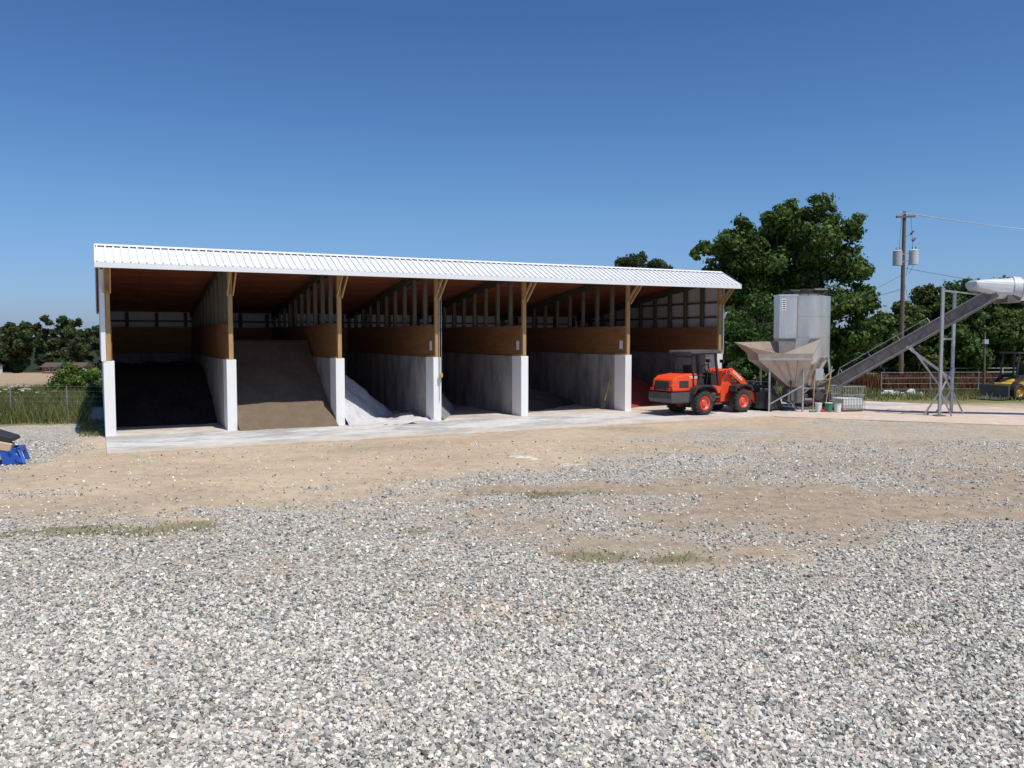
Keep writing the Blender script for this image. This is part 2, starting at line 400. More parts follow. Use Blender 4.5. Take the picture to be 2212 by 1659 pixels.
for dx,z,r in tb:
    cl.append((dx,rd.uniform(-3.5,1),z-tz,r*.95))
    if abs(dx)<6.2: cl.append((dx*.85+rd.uniform(-.6,.6),rd.uniform(-1,5),z-tz-.6,r*.9))
c,R=sub(cl,9,11,.44,1.2)
P,F,C=leaves_arr(c,R,15,.42,(.075,.135,.030),seed=5)
npmesh('foliage',P,F,C,leaf,parent=big)
mb=MB(); limbs(mb,(0,0,-.3),6,.5,[q[:3] for q in cl[::3]],4); mb.obj('trunk',big)
PC=(.050,.078,.034)
for x_,y_,h_,r_,s_ in((16.9,130,20.4,4.0,21),(19.9,131,21.4,4.4,22),(22.8,132,20.6,3.8,23),(14.9,134,19.3,3.0,24),(25.2,131,18.9,2.8,25),(11.5,136,17.2,2.4,26)):
    tree('pine_tree',x_,y_,h_,r_,s_,PC,.42,14,20)
for i,(u,top,yy,r) in enumerate([(1900,672,112,4.2),(1950,640,118,4.8),(2010,605,122,5.4),(2065,592,118,5.6),(2135,590,126,5.8),(2200,596,120,5.8),(2265,575,124,6),(2330,590,122,6),(1985,680,108,4),(2100,660,110,4.5),(2180,670,110,4.5),(1870,700,118,4)]):
    x=(u-1106)/1790*yy; zt=3.15-.0572*yy+(829.5-top)/1790*yy
    tree('shade_tree',x,yy,zt-gz(x,yy),r,40+i,(.064+.01*(i%3),.112+.012*(i%2),.030),.5,12,20,low=.1)
def shrub(name,x,y,w,h,seed,col,dens=30,ls=.12,k=5,nc=8):
    rd=random.Random(seed); cl=[(rd.uniform(-w*.6,w*.6),rd.uniform(-w*.4,w*.4),h*rd.uniform(.2,.75),h*rd.uniform(.2,.32)) for i in range(nc)]
    c,R=sub(cl,k,seed,.6); P,F,C=leaves_arr(c,R,dens,ls,col,seed=seed)
    par=empty(name,(x,y,gz(x,y))); npmesh('foliage',P,F,C,leaf,parent=par)
    mb=MB()
    for i in range(6): mb.cyl((0,0,-.05),(cl[i%nc][0],cl[i%nc][1],cl[i%nc][2]),.03,.01,bark,6,False)
    mb.obj('stems',par)
shrub('leafy_bush',-22.8,43.0,1.7,2.1,61,(.11,.19,.04),70,.13,7,12)
shrub('leafy_bush',-20.2,41.0,.9,1.2,62,(.09,.15,.04),70,.12)
shrub('leafy_bush',-18.9,37.6,.7,1.1,63,(.06,.11,.03),70,.12)
shrub('elder_bush',-24.4,40.0,2.2,.9,64,(.12,.17,.05),70,.1,6,9)
shrub('leafy_bush',15.2,50,1.6,3.2,65,(.06,.12,.03),40,.18,6,12)
shrub('leafy_bush',17.6,52,1.8,2.6,66,(.05,.10,.03),40,.18,6,12)
shrub('leafy_bush',20.5,60,2.6,3.6,67,(.05,.095,.03),26,.24,6,12)
tree('small_tree',18.6,64,7.2,3.0,71,(.06,.125,.03),.26,18,16)
tree('small_tree',22.5,70,7.0,3.2,72,(.05,.10,.03),.28,18,16)
def woods(name,x0,x1,yy,hmin,hmax,seed,step,col,dens=6,ls=.95):
    rd=random.Random(seed);cl=[];x=x0
    while x<x1:
        y=yy+rd.uniform(-8,8);h=rd.uniform(hmin,hmax);z=gz(x,y);r=rd.uniform(4,6.5)
        for i in range(8): cl.append((x+rd.uniform(-r,r)*.8,y+rd.uniform(-3,3),z+h*rd.uniform(.06,.85),r*rd.uniform(.35,.6)))
        cl.append((x,y,z+h*.9,r*.4)); x+=rd.uniform(.5,1.3)*step
    c,R=sub(cl,4,seed,.55); P,F,C=leaves_arr(c,R,dens,ls,col,seed=seed)
    npmesh(name,P,F,C,leaf)
woods('distant_treeline',-185,-60,258,14.5,19.5,81,4.5,(.055,.085,.035))
woods('distant_treeline',-290,360,345,14,18,82,9,(.05,.075,.036),2.5,1.5)
woods('distant_treeline',70,170,185,9,12,83,6,(.055,.095,.032),5,.9)

def blades(name,n,xr,yr,hr,cols,test,w=.012,seed=1,lean=.35):
    r=np.random.default_rng(seed); x=r.uniform(*xr,n*2);y=r.uniform(*yr,n*2)
    k=[i for i in range(n*2) if test(float(x[i]),float(y[i]))][:n]; x=x[k];y=y[k];n=len(k)
    z=np.array([gz(float(a),float(b)) for a,b in zip(x,y)])-.03
    h=r.uniform(*hr,n); a=r.uniform(0,6.28,n); b=np.stack([x,y,z],-1)
    s=np.stack([np.cos(a),np.sin(a),np.zeros(n)],-1)*(w*r.uniform(.6,1.4,n))[:,None]
    tip=b+np.stack([r.normal(size=n)*lean*h,r.normal(size=n)*lean*h,h],-1)
    mid=(b+tip)/2+np.stack([np.zeros(n),np.zeros(n),h*.08],-1)
    P=np.stack([b-s,b+s,mid+s*.8,tip,mid-s*.8],1).reshape(-1,3); F=np.arange(n*5).reshape(-1,5)
    C=np.repeat(np.array(cols)[r.integers(0,len(cols),n)]*r.uniform(.7,1.2,(n,1)),5,0)
    npmesh(name,P,F,C,grassm)
GC=[(.15,.19,.05),(.20,.21,.07),(.10,.14,.035),(.30,.27,.14)]
blades('tall_grass',26000,(-27,-12.8),(29.3,46),(.25,.75),GC,lambda x,y:(to_local(x,y)[0]<-.7 or to_local(x,y)[1]>12.8) and y+nz(x,y,.35,3.1)*1.2>29.7,.014,2)
blades('meadow_grass',16000,(14,40),(40.5,58),(.15,.45),GC+[(.3,.25,.14)],lambda x,y:y>40.2+abs(nz(x,y,.5,1))*2,.02,3)
blades('red_dock_weeds',6500,(21,34),(46,54),(.5,1.15),[(.20,.07,.04),(.25,.10,.055),(.14,.06,.035),(.16,.14,.06)],lambda x,y:nz(x,y,.35,8)>-.2,.035,4,.12)
blades('yard_weeds',12000,(-9,7),(6,17.5),(.03,.08),[(.13,.17,.05),(.18,.2,.08)],lambda x,y:masks(x,y)[2]>.3,.007,5,.8)
blades('edge_grass',2500,(-16,-12.9),(26,31),(.06,.2),GC,lambda x,y:-.9<to_local(x,y)[0]<-.2 and to_local(x,y)[1]>.2,.01,6,.5)
rr=random.Random(9)
c=[(-24.4+rr.uniform(-2,2.2),39.4+rr.uniform(-1.2,.8),rr.uniform(.45,.95)) for i in range(46)]
P,F,C=leaves_arr(c,[.09]*46,600,.05,(.75,.72,.55),.35,3); npmesh('elder_flowers',P,F,C,leaf)

# ---------------- slab
def slabmat():
    m,t,p=nt('slab_concrete'); N=t.nodes;L=t.links
    tc=N.new('ShaderNodeTexCoord')
    def no(s,d=6,st=(1,1,1)):
        mp=N.new('ShaderNodeMapping'); mp.inputs['Scale'].default_value=st; L.new(tc.outputs['Object'],mp.inputs[0])
        n=N.new('ShaderNodeTexNoise'); n.inputs['Scale'].default_value=s;n.inputs['Detail'].default_value=d;n.inputs['Roughness'].default_value=.7;L.new(mp.outputs[0],n.inputs['Vector']);return n.outputs[0]
    def mr(v,a,b,c,d):
        n=N.new('ShaderNodeMapRange'); L.new(v,n.inputs[0])
        for i,q in enumerate((a,b,c,d)): n.inputs[i+1].default_value=q
        return n.outputs[0]
    def mx(f,a,b):
        n=N.new('ShaderNodeMix');n.data_type='RGBA'
        for s_,i in((f,0),(a,6),(b,7)):
            if isinstance(s_,tuple): n.inputs[i].default_value=list(s_)+[1]
            elif isinstance(s_,float): n.inputs[i].default_value=s_
            else: L.new(s_,n.inputs[i])
        return n.outputs[2]
    def mul(a,b):
        n=N.new('ShaderNodeMath');n.operation='MULTIPLY';L.new(a,n.inputs[0]);L.new(b,n.inputs[1]);return n.outputs[0]
    c=mx(mr(no(2),.3,.7,0,1),(.48,.48,.465),(.66,.66,.64))
    c=mx(mr(no(.55,8,(.5,1,1)),.47,.58,0,.85),c,(.30,.31,.32))
    c=mx(mr(no(5,8,(.5,1,1)),.5,.68,0,.55),c,(.74,.73,.71))
    sp=N.new('ShaderNodeSeparateXYZ'); L.new(tc.outputs['Object'],sp.inputs[0])
    c=mx(mul(mr(sp.outputs[1],-2.9,-4.3,0,1),mr(no(2.5),.36,.56,0,1)),c,(.54,.43,.31))
    c=mx(mul(mr(sp.outputs[1],-1.2,.8,0,.8),mr(no(1.3),.4,.6,.1,1)),c,(.44,.34,.25))
    c=mx(mul(mr(sp.outputs[0],16,21,0,1),mr(no(1.1),.44,.66,.05,.55)),c,(.66,.42,.34))
    L.new(c,p.inputs['Base Color']);p.inputs['Roughness'].default_value=.8
    return m
SL=slabmat()
mb=MB()
mb.box((-.15,-4.35,-.2),(24.6,12.4,.03),SL)
slab=mb.obj('concrete_slab',None,0,(P0[0],P0[1],0),ANG)
mb=MB()
pts=[to_local(*q) for q in((10.35,32.35),(21,27.8),(26,31.5),(22.0,36.2),(17.0,40.2),(11.6,37.7))]
n=len(pts); vs=[(a,b,-.2) for a,b in pts]+[(a,b,.022) for a,b in pts]
mb.add(vs,[tuple(range(n)),tuple(range(n,2*n))]+[(i,(i+1)%n,n+(i+1)%n,n+i) for i in range(n)],SL)
mb.obj('concrete_apron',None,0,(P0[0],P0[1],0),ANG)

# ---------------- shed
shed=empty('open_front_storage_shed',(P0[0],P0[1],0.03),ANG)
AW=[0,3.66,7.32,10.98,14.64,19.52,24.4]; H=2.35; PT=3.55; B=12.2
RB=.355; RZ=5.97; sl=(5.97-4.3)/(12.45-RB)
def rz(b): return RZ-sl*(b-RB) if b>RB else RZ-(RB-b)*(5.97-5.35)/(RB+.9)
mb=MB(); wp=MB()
for i,a in enumerate(AW):
    mb.box((a-.15,.8,0),(a+.15,B-.15,H),concrete)
    wp.box((a-.154,0,0),(a+.154,.8,H+.003),white_paint)
wp.box((-.156,.8,0),(-.152,B,H),white_paint); wp.box((24.552,.8,0),(24.556,B,H),white_paint)
mb.box((-.15,B-.15,0),(24.55,B+.15,H),concrete)
mb.obj('concrete_walls',shed,.01); wp.obj('painted_wall_ends',shed,.015)
mb=MB(); pf=MB(); pb=MB()
for i,a in enumerate(AW):
    if i>0: mb.box((a-.10,.14,H+.005),(a-.078,B-.16,PT),ply)
    if i<6: mb.box((a+.078,.14,H+.005),(a+.10,B-.16,PT),ply)
    mb.box((a-.12,.05,H+.005),(a-.102,.8,H+.06),pine)
    for k in range(4): # sheet seams
        if i>0: mb.box((a-.103,.14+2.44*(k+1)-.006,H+.01),(a-.1005,.14+2.44*(k+1)+.006,PT),postg)
    nb=11
    for k in range(nb):
        b=.08+k*1.19
        zt=rz(b)-.1
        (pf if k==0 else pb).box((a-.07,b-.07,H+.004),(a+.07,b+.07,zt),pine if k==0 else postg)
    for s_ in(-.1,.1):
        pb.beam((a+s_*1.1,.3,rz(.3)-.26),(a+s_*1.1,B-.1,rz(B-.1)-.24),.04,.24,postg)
        pf.beam((a+s_*.9,.02,4.5),(a+s_*.9,-.78,5.24),.04,.12,pine)
    pb.beam((a-.2,-.8,5.26),(a-.2,.3,rz(.3)-.25),.04,.18,postg)
mb.box((.1,B-.18,H+.005),(24.3,B-.155,PT),ply)
mb.obj('plywood_boards',shed); pf.obj('front_posts',shed,.006); pb.obj('interior_posts',shed)
mb=MB()
mb.box((-.15,B+.04,H),(24.55,B+.06,4.28),panel_metal)
mb.box((-.15,B+.061,H),(24.55,B+.075,4.27),white_metal)
for k in range(20):
    a=.9+k*1.22; mb.box((a-.07,B-.12,H+.01),(a+.07,B+.03,4.2),postg)
mb.box((0.1,B-.02,3.78),(24.3,B+.035,3.86),postg)
gab=[(.0,H),(B,H),(B,rz(B)-.1),(RB,RZ-.09),(-.86,5.28),(-.86,5.21),(0,5.21)]
mb.prismx(gab,-.20,-.185,white_metal); mb.prismx(gab,24.585,24.60,white_metal)
mb.prismx([(.15,H),(B,H),(B,rz(B)-.12),(.4,RZ-.12),(.15,5.7)],24.56,24.58,panel_metal)
mb.prismx([(.15,H),(B,H),(B,rz(B)-.12),(.4,RZ-.12),(.15,5.7)],-.18,-.16,panel_metal)
mb.box((-.205,-.015,H),(-.075,-.002,5.2),white_metal)
b=.3
while b<B:
    for a0,a1 in((-.215,-.2),(24.6,24.615)): mb.box((a0,b-.02,H),(a1,b+.02,rz(b)-.1),white_metal)
    b+=.3
for z in(3.95,4.6):
    bm_=B if z<4.2 else 9.0
    mb.box((24.50,.2,z),(24.555,bm_,z+.09),postg); mb.box((-.155,.2,z),(-.10,bm_,z+.09),postg)
mb.obj('metal_siding',shed)
mb=MB()
A0,A1_=-.3,24.7
mb.prismx([(-.92,5.35),(RB,RZ),(RB,RZ-.05),(-.92,5.30)],A0,A1_,roof_metal)
mb.prismx([(RB,RZ),(12.45,4.3),(12.45,4.25),(RB,RZ-.05)],A0,A1_,roof_metal)
a=A0+.05
while a<A1_:
    mb.beam((a,-.93,5.362),(a,RB-.06,RZ-.014),.045,.06,white_metal)
    mb.beam((a,RB+.06,RZ),(a,12.46,4.31),.035,.03,roof_metal)
    mb.beam((a+.115,-.93,5.347),(a+.115,RB-.06,RZ-.028),.02,.012,white_metal)
    a+=.229
mb.prismx([(RB-.16,RZ-.02),(RB,RZ+.05),(RB+.16,RZ+.02),(RB,RZ)],A0-.01,A1_+.01,white_metal)
mb.obj('ribbed_metal_roof',shed)
mb=MB()
mb.box((A0-.012,-.955,5.19),(A1_+.012,-.925,5.315),white_metal)
mb.box((A0-.005,-.922,5.19),(A1_+.005,-.84,5.205),grey_trim)
for a in(A0-.03,A1_):
    mb.prismx([(-.95,5.37),(RB,RZ+.03),(12.47,4.33),(12.47,4.13),(RB,RZ-.17),(-.95,5.19)],a,a+.03,white_metal)
mb.box((A0,12.46,4.12),(A1_,12.49,4.3),white_metal)
mb.obj('roof_trim',shed)
mb=MB()
mb.prismx([(-.9,5.275),(RB,RZ-.075),(RB,RZ-.095),(-.9,5.255)],A0+.03,A1_-.03,ceil_ply)
mb.prismx([(RB,RZ-.075),(12.4,4.23),(12.4,4.21),(RB,RZ-.095)],A0+.03,A1_-.03,ceil_ply)
b=.6
while b<12.2:
    mb.box((0.0,b-.008,rz(b)-.102),(24.4,b+.008,rz(b)-.094),ply); b+=1.22
for k in range(10):
    a=1.2+2.44*k; mb.beam((a,.5,rz(.5)-.098),(a,12,rz(12)-.098),.012,.008,postg)
mb.obj('ceiling',shed)
mb=MB()
mb.cyl((11.05,-.03,1.55),(11.05,-.03,5.15),.018,.018,galv,8)
mb.cyl((11.13,-.03,1.75),(11.13,-.03,5.15),.014,.014,galv,8)
mb.box((10.99,-.06,1.4),(11.11,-.004,1.6),galv); mb.box((11.1,-.055,1.6),(11.17,-.005,1.76),yellow)
mb.cyl((11.05,-.03,.7),(11.05,-.03,1.4),.012,.012,grey_trim,8)
for a in AW[3:6]: mb.box((a-.106,.28,H+.25),(a-.102,.52,H+.6),white_pl)
mb.obj('conduit_and_labels',shed)

# ---------------- piles
def pile(name,a0,a1,b0,b1,fn,mat,seed,amp=.06):
    na,nb=70,110; V=[];
    for j in range(nb+1):
        for i in range(na+1):
            a=a0+(a1-a0)*i/na; b=b0+(b1-b0)*j/nb
            z=fn(a,b)
            z+=amp*noise.noise(Vector((a*1.3,b*1.3,seed)))+amp*.4*noise.noise(Vector((a*5,b*5,seed)))+amp*.15*noise.noise(Vector((a*18,b*18,seed)))
            V.append((a,b,max(-.02,z)))
    F=[]
    for j in range(nb):
        for i in range(na):
            q=[j*(na+1)+i,j*(na+1)+i+1,(j+1)*(na+1)+i+1,(j+1)*(na+1)+i]
            if max(V[k][2] for k in q)>-.019: F.append(q)
    me=bpy.data.meshes.new(name);me.from_pydata(V,[],F);me.materials.append(mat)
    for p_ in me.polygons:p_.use_smooth=True
    o=bpy.data.objects.new(name,me);COL.objects.link(o);o.location=(P0[0],P0[1],.03);o.rotation_euler=(0,0,ANG);return o
sandm=M('brown_sand',(.150,.112,.075),.95,var=.15,scale=3,bump=.4,bscale=60)
comp=M('compost',(.02,.016,.014),.95,var=.3,bump=.6,bscale=40)
saltm=M('white_mineral',(.52,.53,.55),.8,var=.12,bump=.4,bscale=12)
greym=M('grey_mineral',(.20,.20,.20),.9,var=.15,bump=.3,bscale=20)
darkm=M('dark_mulch',(.08,.06,.05),.95,var=.2,bump=.5,bscale=30)
redp=M('red_potash',(.26,.035,.028),.9,var=.18,bump=.3,bscale=25)
pile('compost_pile',.17,3.49,1,11.9,lambda a,b:min(1.9,(b-2.6)*.5),comp,1,.15)
pile('sand_pile',3.83,7.15,-.7,11.9,lambda a,b:min(3.0,.50*(b+.35+.06*math.sin(a*2)) if b<1.1 else .725+.70*(b-1.1))-.02+(-.1*(b-5) if b>5 else 0),sandm,2,.07)
pile('salt_pile',7.49,10.81,-.8,11.9,lambda a,b:max(min(2.4,.66*(b+.5))-.85*(a-7.5)-.15*max(0,math.sin(b*2.2+a)),.045*sstep(-.6,.4,b)*sstep(4,1.2,b)-.01),saltm,3,.14)
pile('lime_pile',11.15,14.47,-.5,11.9,lambda a,b:min(2.3,.68*(b+.1))-1.15*(a-11.15),greym,4,.08)
pile('mulch_pile',14.81,19.35,0,11.9,lambda a,b:min(1.6,.45*(b-.8))-.32*(a-14.8),darkm,5,.12)
pile('potash_pile',19.69,24.2,.2,11.9,lambda a,b:min(2.4,.75*(b-.7))-.42*(a-19.7),redp,6,.08)

# ---------------- shovel
mb=MB()
mb.cyl((19.1,1.15,.38),(19.34,1.05,1.35),.018,.018,yellow,8)
mb.cyl((19.28,1.05,1.36),(19.36,1.06,1.36),.018,.018,yellow,8)
bl=[(18.98,1.06,.04),(18.98,1.30,.04),(19.07,1.33,.30),(19.07,1.03,.30),(19.10,1.15,.42),(19.10,1.19,.42)]
mb.add(bl,[(0,1,2,3),(3,2,5,4)],dgrey); mb.add([(x+.02,y,z) for x,y,z in bl],[(0,1,2,3),(3,2,5,4)],galv)
mb.obj('shovel',None,0,(P0[0],P0[1],.03),ANG)

# ---------------- wheels
def wheel(mb,c,r,w,side,rim,lugs=20):
    prof=[(r*.56,-w/2+.03),(r*.62,-w/2),(r*.86,-w/2),(r*.95,-w/2+.03),(r*.965,-w*.3),(r*.97,0),(r*.965,w*.3),(r*.95,w/2-.03),(r*.86,w/2),(r*.62,w/2),(r*.56,w/2-.03)]
    mb.lathey(prof,c,rubber,36)
    for i in range(lugs):
        for s_ in(-1,1):
            a=2*math.pi*(i+.5*(s_>0))/lugs
            R=Matrix.Rotation(-a,3,'Y')@Matrix.Rotation(s_*math.radians(35),3,'X')
            cc=Vector((c[0]+r*.965*math.cos(a),c[1]+s_*w*.24,c[2]+r*.965*math.sin(a)))
            mb.box(cc-Vector((r*.045,w*.29,.025)),cc+Vector((r*.045,w*.29,.025)),rubber,R)
    yo=side*(w/2-.06)
    pr=[(r*.57,yo+side*.05),(r*.53,yo+side*.05),(r*.49,yo-side*.02),(r*.3,yo-side*.05),(r*.27,yo+side*.01),(r*.12,yo+side*.02),(.001,yo+side*.03)]
    mb.lathey(pr,c,rim,28)
    mb.lathey([(r*.57,-side*(w/2-.03)),(.001,-side*(w/2-.1))],c,rim,20)
    for i in range(8):
        a=i*math.pi/4; q=Vector((c[0]+r*.2*math.cos(a),c[1]+yo+side*.01,c[2]+r*.2*math.sin(a)))
        mb.cyl(q,q+Vector((0,side*.03,0)),.016,.016,galv,6)

# ---------------- wheel loader
ld=empty('wheel_loader',(7.2,33.55,.03),math.radians(32),1.10)
R_=.44
mb=MB()
for x in(0,2.0):
    for s_ in(-1,1): wheel(mb,(x,s_*.64,R_),R_,.34,s_,orange)
    mb.cyl((x,-.5,R_),(x,.5,R_),.12,.12,dgrey,14); mb.cyl((x,-.15,R_),(x,.15,R_),.22,.22,dgrey,16)
mb.obj('wheels',ld)
mb=MB()
hood=[(-1.32,.86),(-1.36,1.05),(-1.30,1.30),(-1.12,1.42),(-.5,1.50),(-.12,1.50),(-.12,.86)]
mb.prism(hood,-.52,.52,orange)
mb.obj('engine_hood',ld,.05)
mb=MB()
mb.prism([(-1.40,.48),(-1.46,.62),(-1.44,.84),(-.3,.84),(-.3,.62),(-.5,.48)],-.6,.6,dgrey)
mb.box((-1.0,-.45,.42),(.7,.45,.85),dgrey)
mb.box((-.35,-.5,.85),(.9,.5,1.02),blackpl)
mb.box((-1.372,-.36,.93),(-1.335,.36,1.24),blackpl)
for k in range(5): mb.box((-1.38,-.34,.96+k*.055),(-1.368,.34,.975+k*.055),dgrey)
for s_ in(-1,1):
    mb.box((-1.0,s_*.524-.004,1.0),(-.55,s_*.524+.004,1.25),blackpl)
    for k in range(5): mb.box((-.98,s_*.53-.005,1.02+k*.045),(-.57,s_*.53+.005,1.04+k*.045),dgrey)
    mb.prism([(-.58,.78),(-.45,1.0),(-.2,1.08),(.3,1.08),(.5,.98),(.62,.78),(.57,.78),(.46,.93),(.28,1.02),(-.2,1.02),(-.4,.95),(-.52,.78)],s_*.46,s_*.84,blackpl)
    mb.box((.62,s_*.55-.14,.36),(.98,s_*.55+.14,.40),dgrey); mb.box((.62,s_*.55-.14,.60),(.98,s_*.55+.14,.64),dgrey)
    mb.box((.62,s_*.42-.02,.36),(.66,s_*.42+.02,.9),dgrey); mb.box((.94,s_*.42-.02,.36),(.98,s_*.42+.02,.9),dgrey)
    mb.prism([(.55,.75),(1.0,.75),(1.05,1.0),(.55,1.06)],s_*.44,s_*.56,orange)
mb.obj('rear_frame',ld,.02)
mb=MB()
for s_ in(-1,1):
    mb.box((-1.46,s_*.44-.07,.9),(-1.40,s_*.44+.07,1.0),redm)
    mb.box((-1.40,s_*.44-.08,.88),(-1.34,s_*.44+.08,1.02),blackpl)
mb.obj('tail_lamps',ld,.01)
mb=MB()
for s_ in(-1,1):
    mb.beam((-.32,s_*.52,1.0),(-.36,s_*.5,2.22),.07,.07,blackpl)
    mb.beam((.98,s_*.5,1.0),(.80,s_*.48,2.22),.07,.09,blackpl)
    mb.beam((-.36,s_*.5,2.2),(.80,s_*.48,2.22),.06,.07,blackpl)
    mb.beam((-.32,s_*.52,1.45),(.25,s_*.54,1.40),.04,.04,blackpl)
mb.beam((-.36,-.5,2.1),(-.36,.5,2.1),.06,.06,blackpl)
mb.beam((-.34,-.5,1.6),(-.34,.5,1.6),.04,.04,blackpl)
mb.prism([(-.5,2.22),(-.5,2.29),(-.4,2.33),(.85,2.35),(.98,2.30),(.98,2.23)],-.6,.6,dgrey)
mb.obj('canopy',ld,.015)
mb=MB()
mb.box((.0,-.25,1.02),(.48,.25,1.2),blackpl); mb.box((.0,-.24,1.18),(.5,.24,1.28),blackpl)
mb.prism([(-.05,1.25),(-.16,1.78),(-.06,1.80),(.08,1.28)],-.23,.23,blackpl)
mb.prism([(.85,1.0),(.85,1.35),(.95,1.5),(1.12,1.45),(1.15,1.0)],-.22,.22,blackpl)
mb.beam((.92,0,1.4),(.78,0,1.62),.04,.04,blackpl)
q=[]
for i in range(20):
    a=2*math.pi*i/20; c=Vector((.76,0,1.63)); u=Vector((.5,0,.86)).normalized()
    q.append(c+Vector((0,math.cos(a)*.19,0))+u*math.sin(a)*.19)
for i in range(20): mb.cyl(q[i],q[(i+1)%20],.014,.014,blackpl,6,False)
mb.beam((.55,-.3,1.1),(.6,-.32,1.5),.03,.03,blackpl); mb.cyl((.6,-.32,1.48),(.6,-.32,1.56),.03,.03,blackpl,10)
mb.obj('seat_and_controls',ld,.012)
mb=MB()
mb.box((1.0,-.14,.45),(1.35,.14,.75),dgrey)
mb.prism([(1.3,.4),(1.3,.95),(1.45,1.55),(1.75,1.62),(1.95,1.2),(2.45,.85),(2.5,.42)],-.30,.30,orange)
for s_ in(-1,1):
    mb.prism([(1.52,.8),(1.60,1.0),(1.85,1.06),(2.2,1.06),(2.44,.98),(2.52,.8),(2.46,.8),(2.38,.93),(2.15,1.0),(1.88,1.0),(1.66,.94),(1.58,.8)],s_*.44,s_*.82,blackpl)
    mb.prism([(1.42,1.42),(1.42,1.60),(1.75,1.66),(2.35,1.28),(2.95,.66),(3.22,.46),(3.22,.28),(3.05,.28),(2.75,.55),(2.2,1.08),(1.7,1.42)],s_*.36,s_*.43,orange)
    mb.cyl((1.55,s_*.32,1.52),(1.55,s_*.46,1.52),.07,.07,dgrey,14)
    mb.cyl((1.7,s_*.27,.75),(2.3,s_*.33,1.05),.06,.06,black,12); mb.cyl((2.3,s_*.33,1.05),(2.6,s_*.37,.83),.03,.03,stainless,10)
    mb.cyl((1.30,s_*.36,1.62),(1.30,s_*.36,1.9),.02,.02,blackpl,8); mb.box((1.25,s_*.36-.09,1.86),(1.33,s_*.36+.09,1.98),blackpl)
mb.cyl((3.1,-.45,.36),(3.1,.45,.36),.05,.05,dgrey,12)
mb.cyl((1.75,0,1.5),(2.45,0,1.38),.065,.065,black,12); mb.cyl((2.45,0,1.38),(2.85,0,1.15),.035,.035,stainless,10)
mb.prism([(2.25,1.1),(2.35,1.1),(2.85,1.22),(2.95,1.12),(2.8,1.05)],-.06,.06,orange)
mb.beam((2.88,0,1.15),(3.22,0,.75),.08,.1,orange)
mb.obj('front_frame_and_boom',ld,.015)
mb=MB()
mb.box((3.16,-.42,.2),(3.24,.42,.85),dgrey)
o=[(3.26,.86),(3.24,.2),(3.35,.06),(4.12,.02),(4.14,.05),(3.42,.12),(3.32,.26),(3.36,.82),(3.50,.92),(3.48,.96)]
mb.prism(o,-.86,.86,black)
for s_ in(-1,1): mb.prism([(3.26,.86),(3.24,.2),(3.35,.06),(4.1,.03),(3.95,.35),(3.50,.93)],s_*.86,s_*.885,black)
mb.box((3.95,-.88,.0),(4.2,.88,.025),dgrey)
mb.obj('bucket',ld,.008)
lettm=M('lettering_white',(.75,.75,.75),.5,var=.02)
def text(s,name,parent,loc,rot,size,mat):
    cu=bpy.data.curves.new(name,'FONT'); cu.body=s; cu.size=size; cu.extrude=.002; cu.align_x='CENTER'; cu.align_y='CENTER'; cu.offset=.004
    o=bpy.data.objects.new(name,cu); cu.materials.append(mat); COL.objects.link(o); o.parent=parent; o.location=loc; o.rotation_euler=rot; return o
text('KOVARA','boom_lettering',ld,(2.04,-.436,1.36),(math.pi/2,math.radians(34),0),.15,lettm)
text('TX 630','hood_lettering',ld,(-.34,-.532,1.36),(math.pi/2,0,0),.13,lettm)

# ---------------- fertiliser mixer (stainless)
mx_=empty('stainless_mixing_plant',(12.87,36.5,.02),0)
mb=MB()
r=1.04
mb.cyl((0,0,2.25),(0,0,4.86),r,r,stainless,72)
for z in(2.25,4.84): mb.cyl((0,0,z-.02),(0,0,z+.02),r+.015,r+.015,stainless,72)
for z in(3.1,3.98): mb.cyl((0,0,z-.006),(0,0,z+.006),r+.004,r+.004,hopst,72)
mb.cyl((0,0,2.24),(0,0,.85),r,.30,stainless,56)
mb.cyl((0,0,.85),(0,0,.6),.30,.30,oldsteel,24)
mb.cyl((0,0,4.86),(0,0,4.95),r*.98,r*.6,stainless,40)
mb.obj('mixing_tank',mx_,0)
mb=MB()
mb.box((-1.40,-.85,3.05),(-.62,-.1,4.9),stainless); mb.box((-1.43,-.88,4.86),(-.60,-.07,4.93),stainless)
mb.box((-.64,-.87,3.05),(-.60,-.80,4.9),hopst)
mb.prism([(-1.40,3.05),(-.62,3.05),(-.95,1.2),(-1.3,1.2)],-.8,-.2,hopst)
mb.box((-1.30,-.856,4.25),(-1.12,-.852,4.75),white_pl)
for k in range(5): mb.box((-1.27,-.859,4.66-k*.09),(-1.15,-.857,4.70-k*.09),dgrey)
mb.obj('elevator_leg',mx_,.01)
mb=MB()
mb.box((-.7,-.55,4.95),(.7,.2,5.03),black); mb.box((-.25,-.35,5.03),(.2,.1,5.2),black)
mb.cyl((.3,-.2,5.12),(.85,-.2,5.12),.12,.12,black,14); mb.cyl((-.75,-.2,5.08),(-.35,-.2,5.08),.1,.1,black,14)
for a in range(14):
    t=a/14*2*math.pi; mb.cyl((r*.93*math.cos(t),r*.93*math.sin(t),4.86),(r*.93*math.cos(t),r*.93*math.sin(t),5.12),.015,.015,black,6)
for a in range(28):
    t=a/28*2*math.pi;t2=(a+1)/28*2*math.pi
    mb.cyl((r*.93*math.cos(t),r*.93*math.sin(t),5.12),(r*.93*math.cos(t2),r*.93*math.sin(t2),5.12),.016,.016,black,6,False)
mb.obj('top_drive',mx_)
mb=MB()
hx,hy=-1.72,-1.5
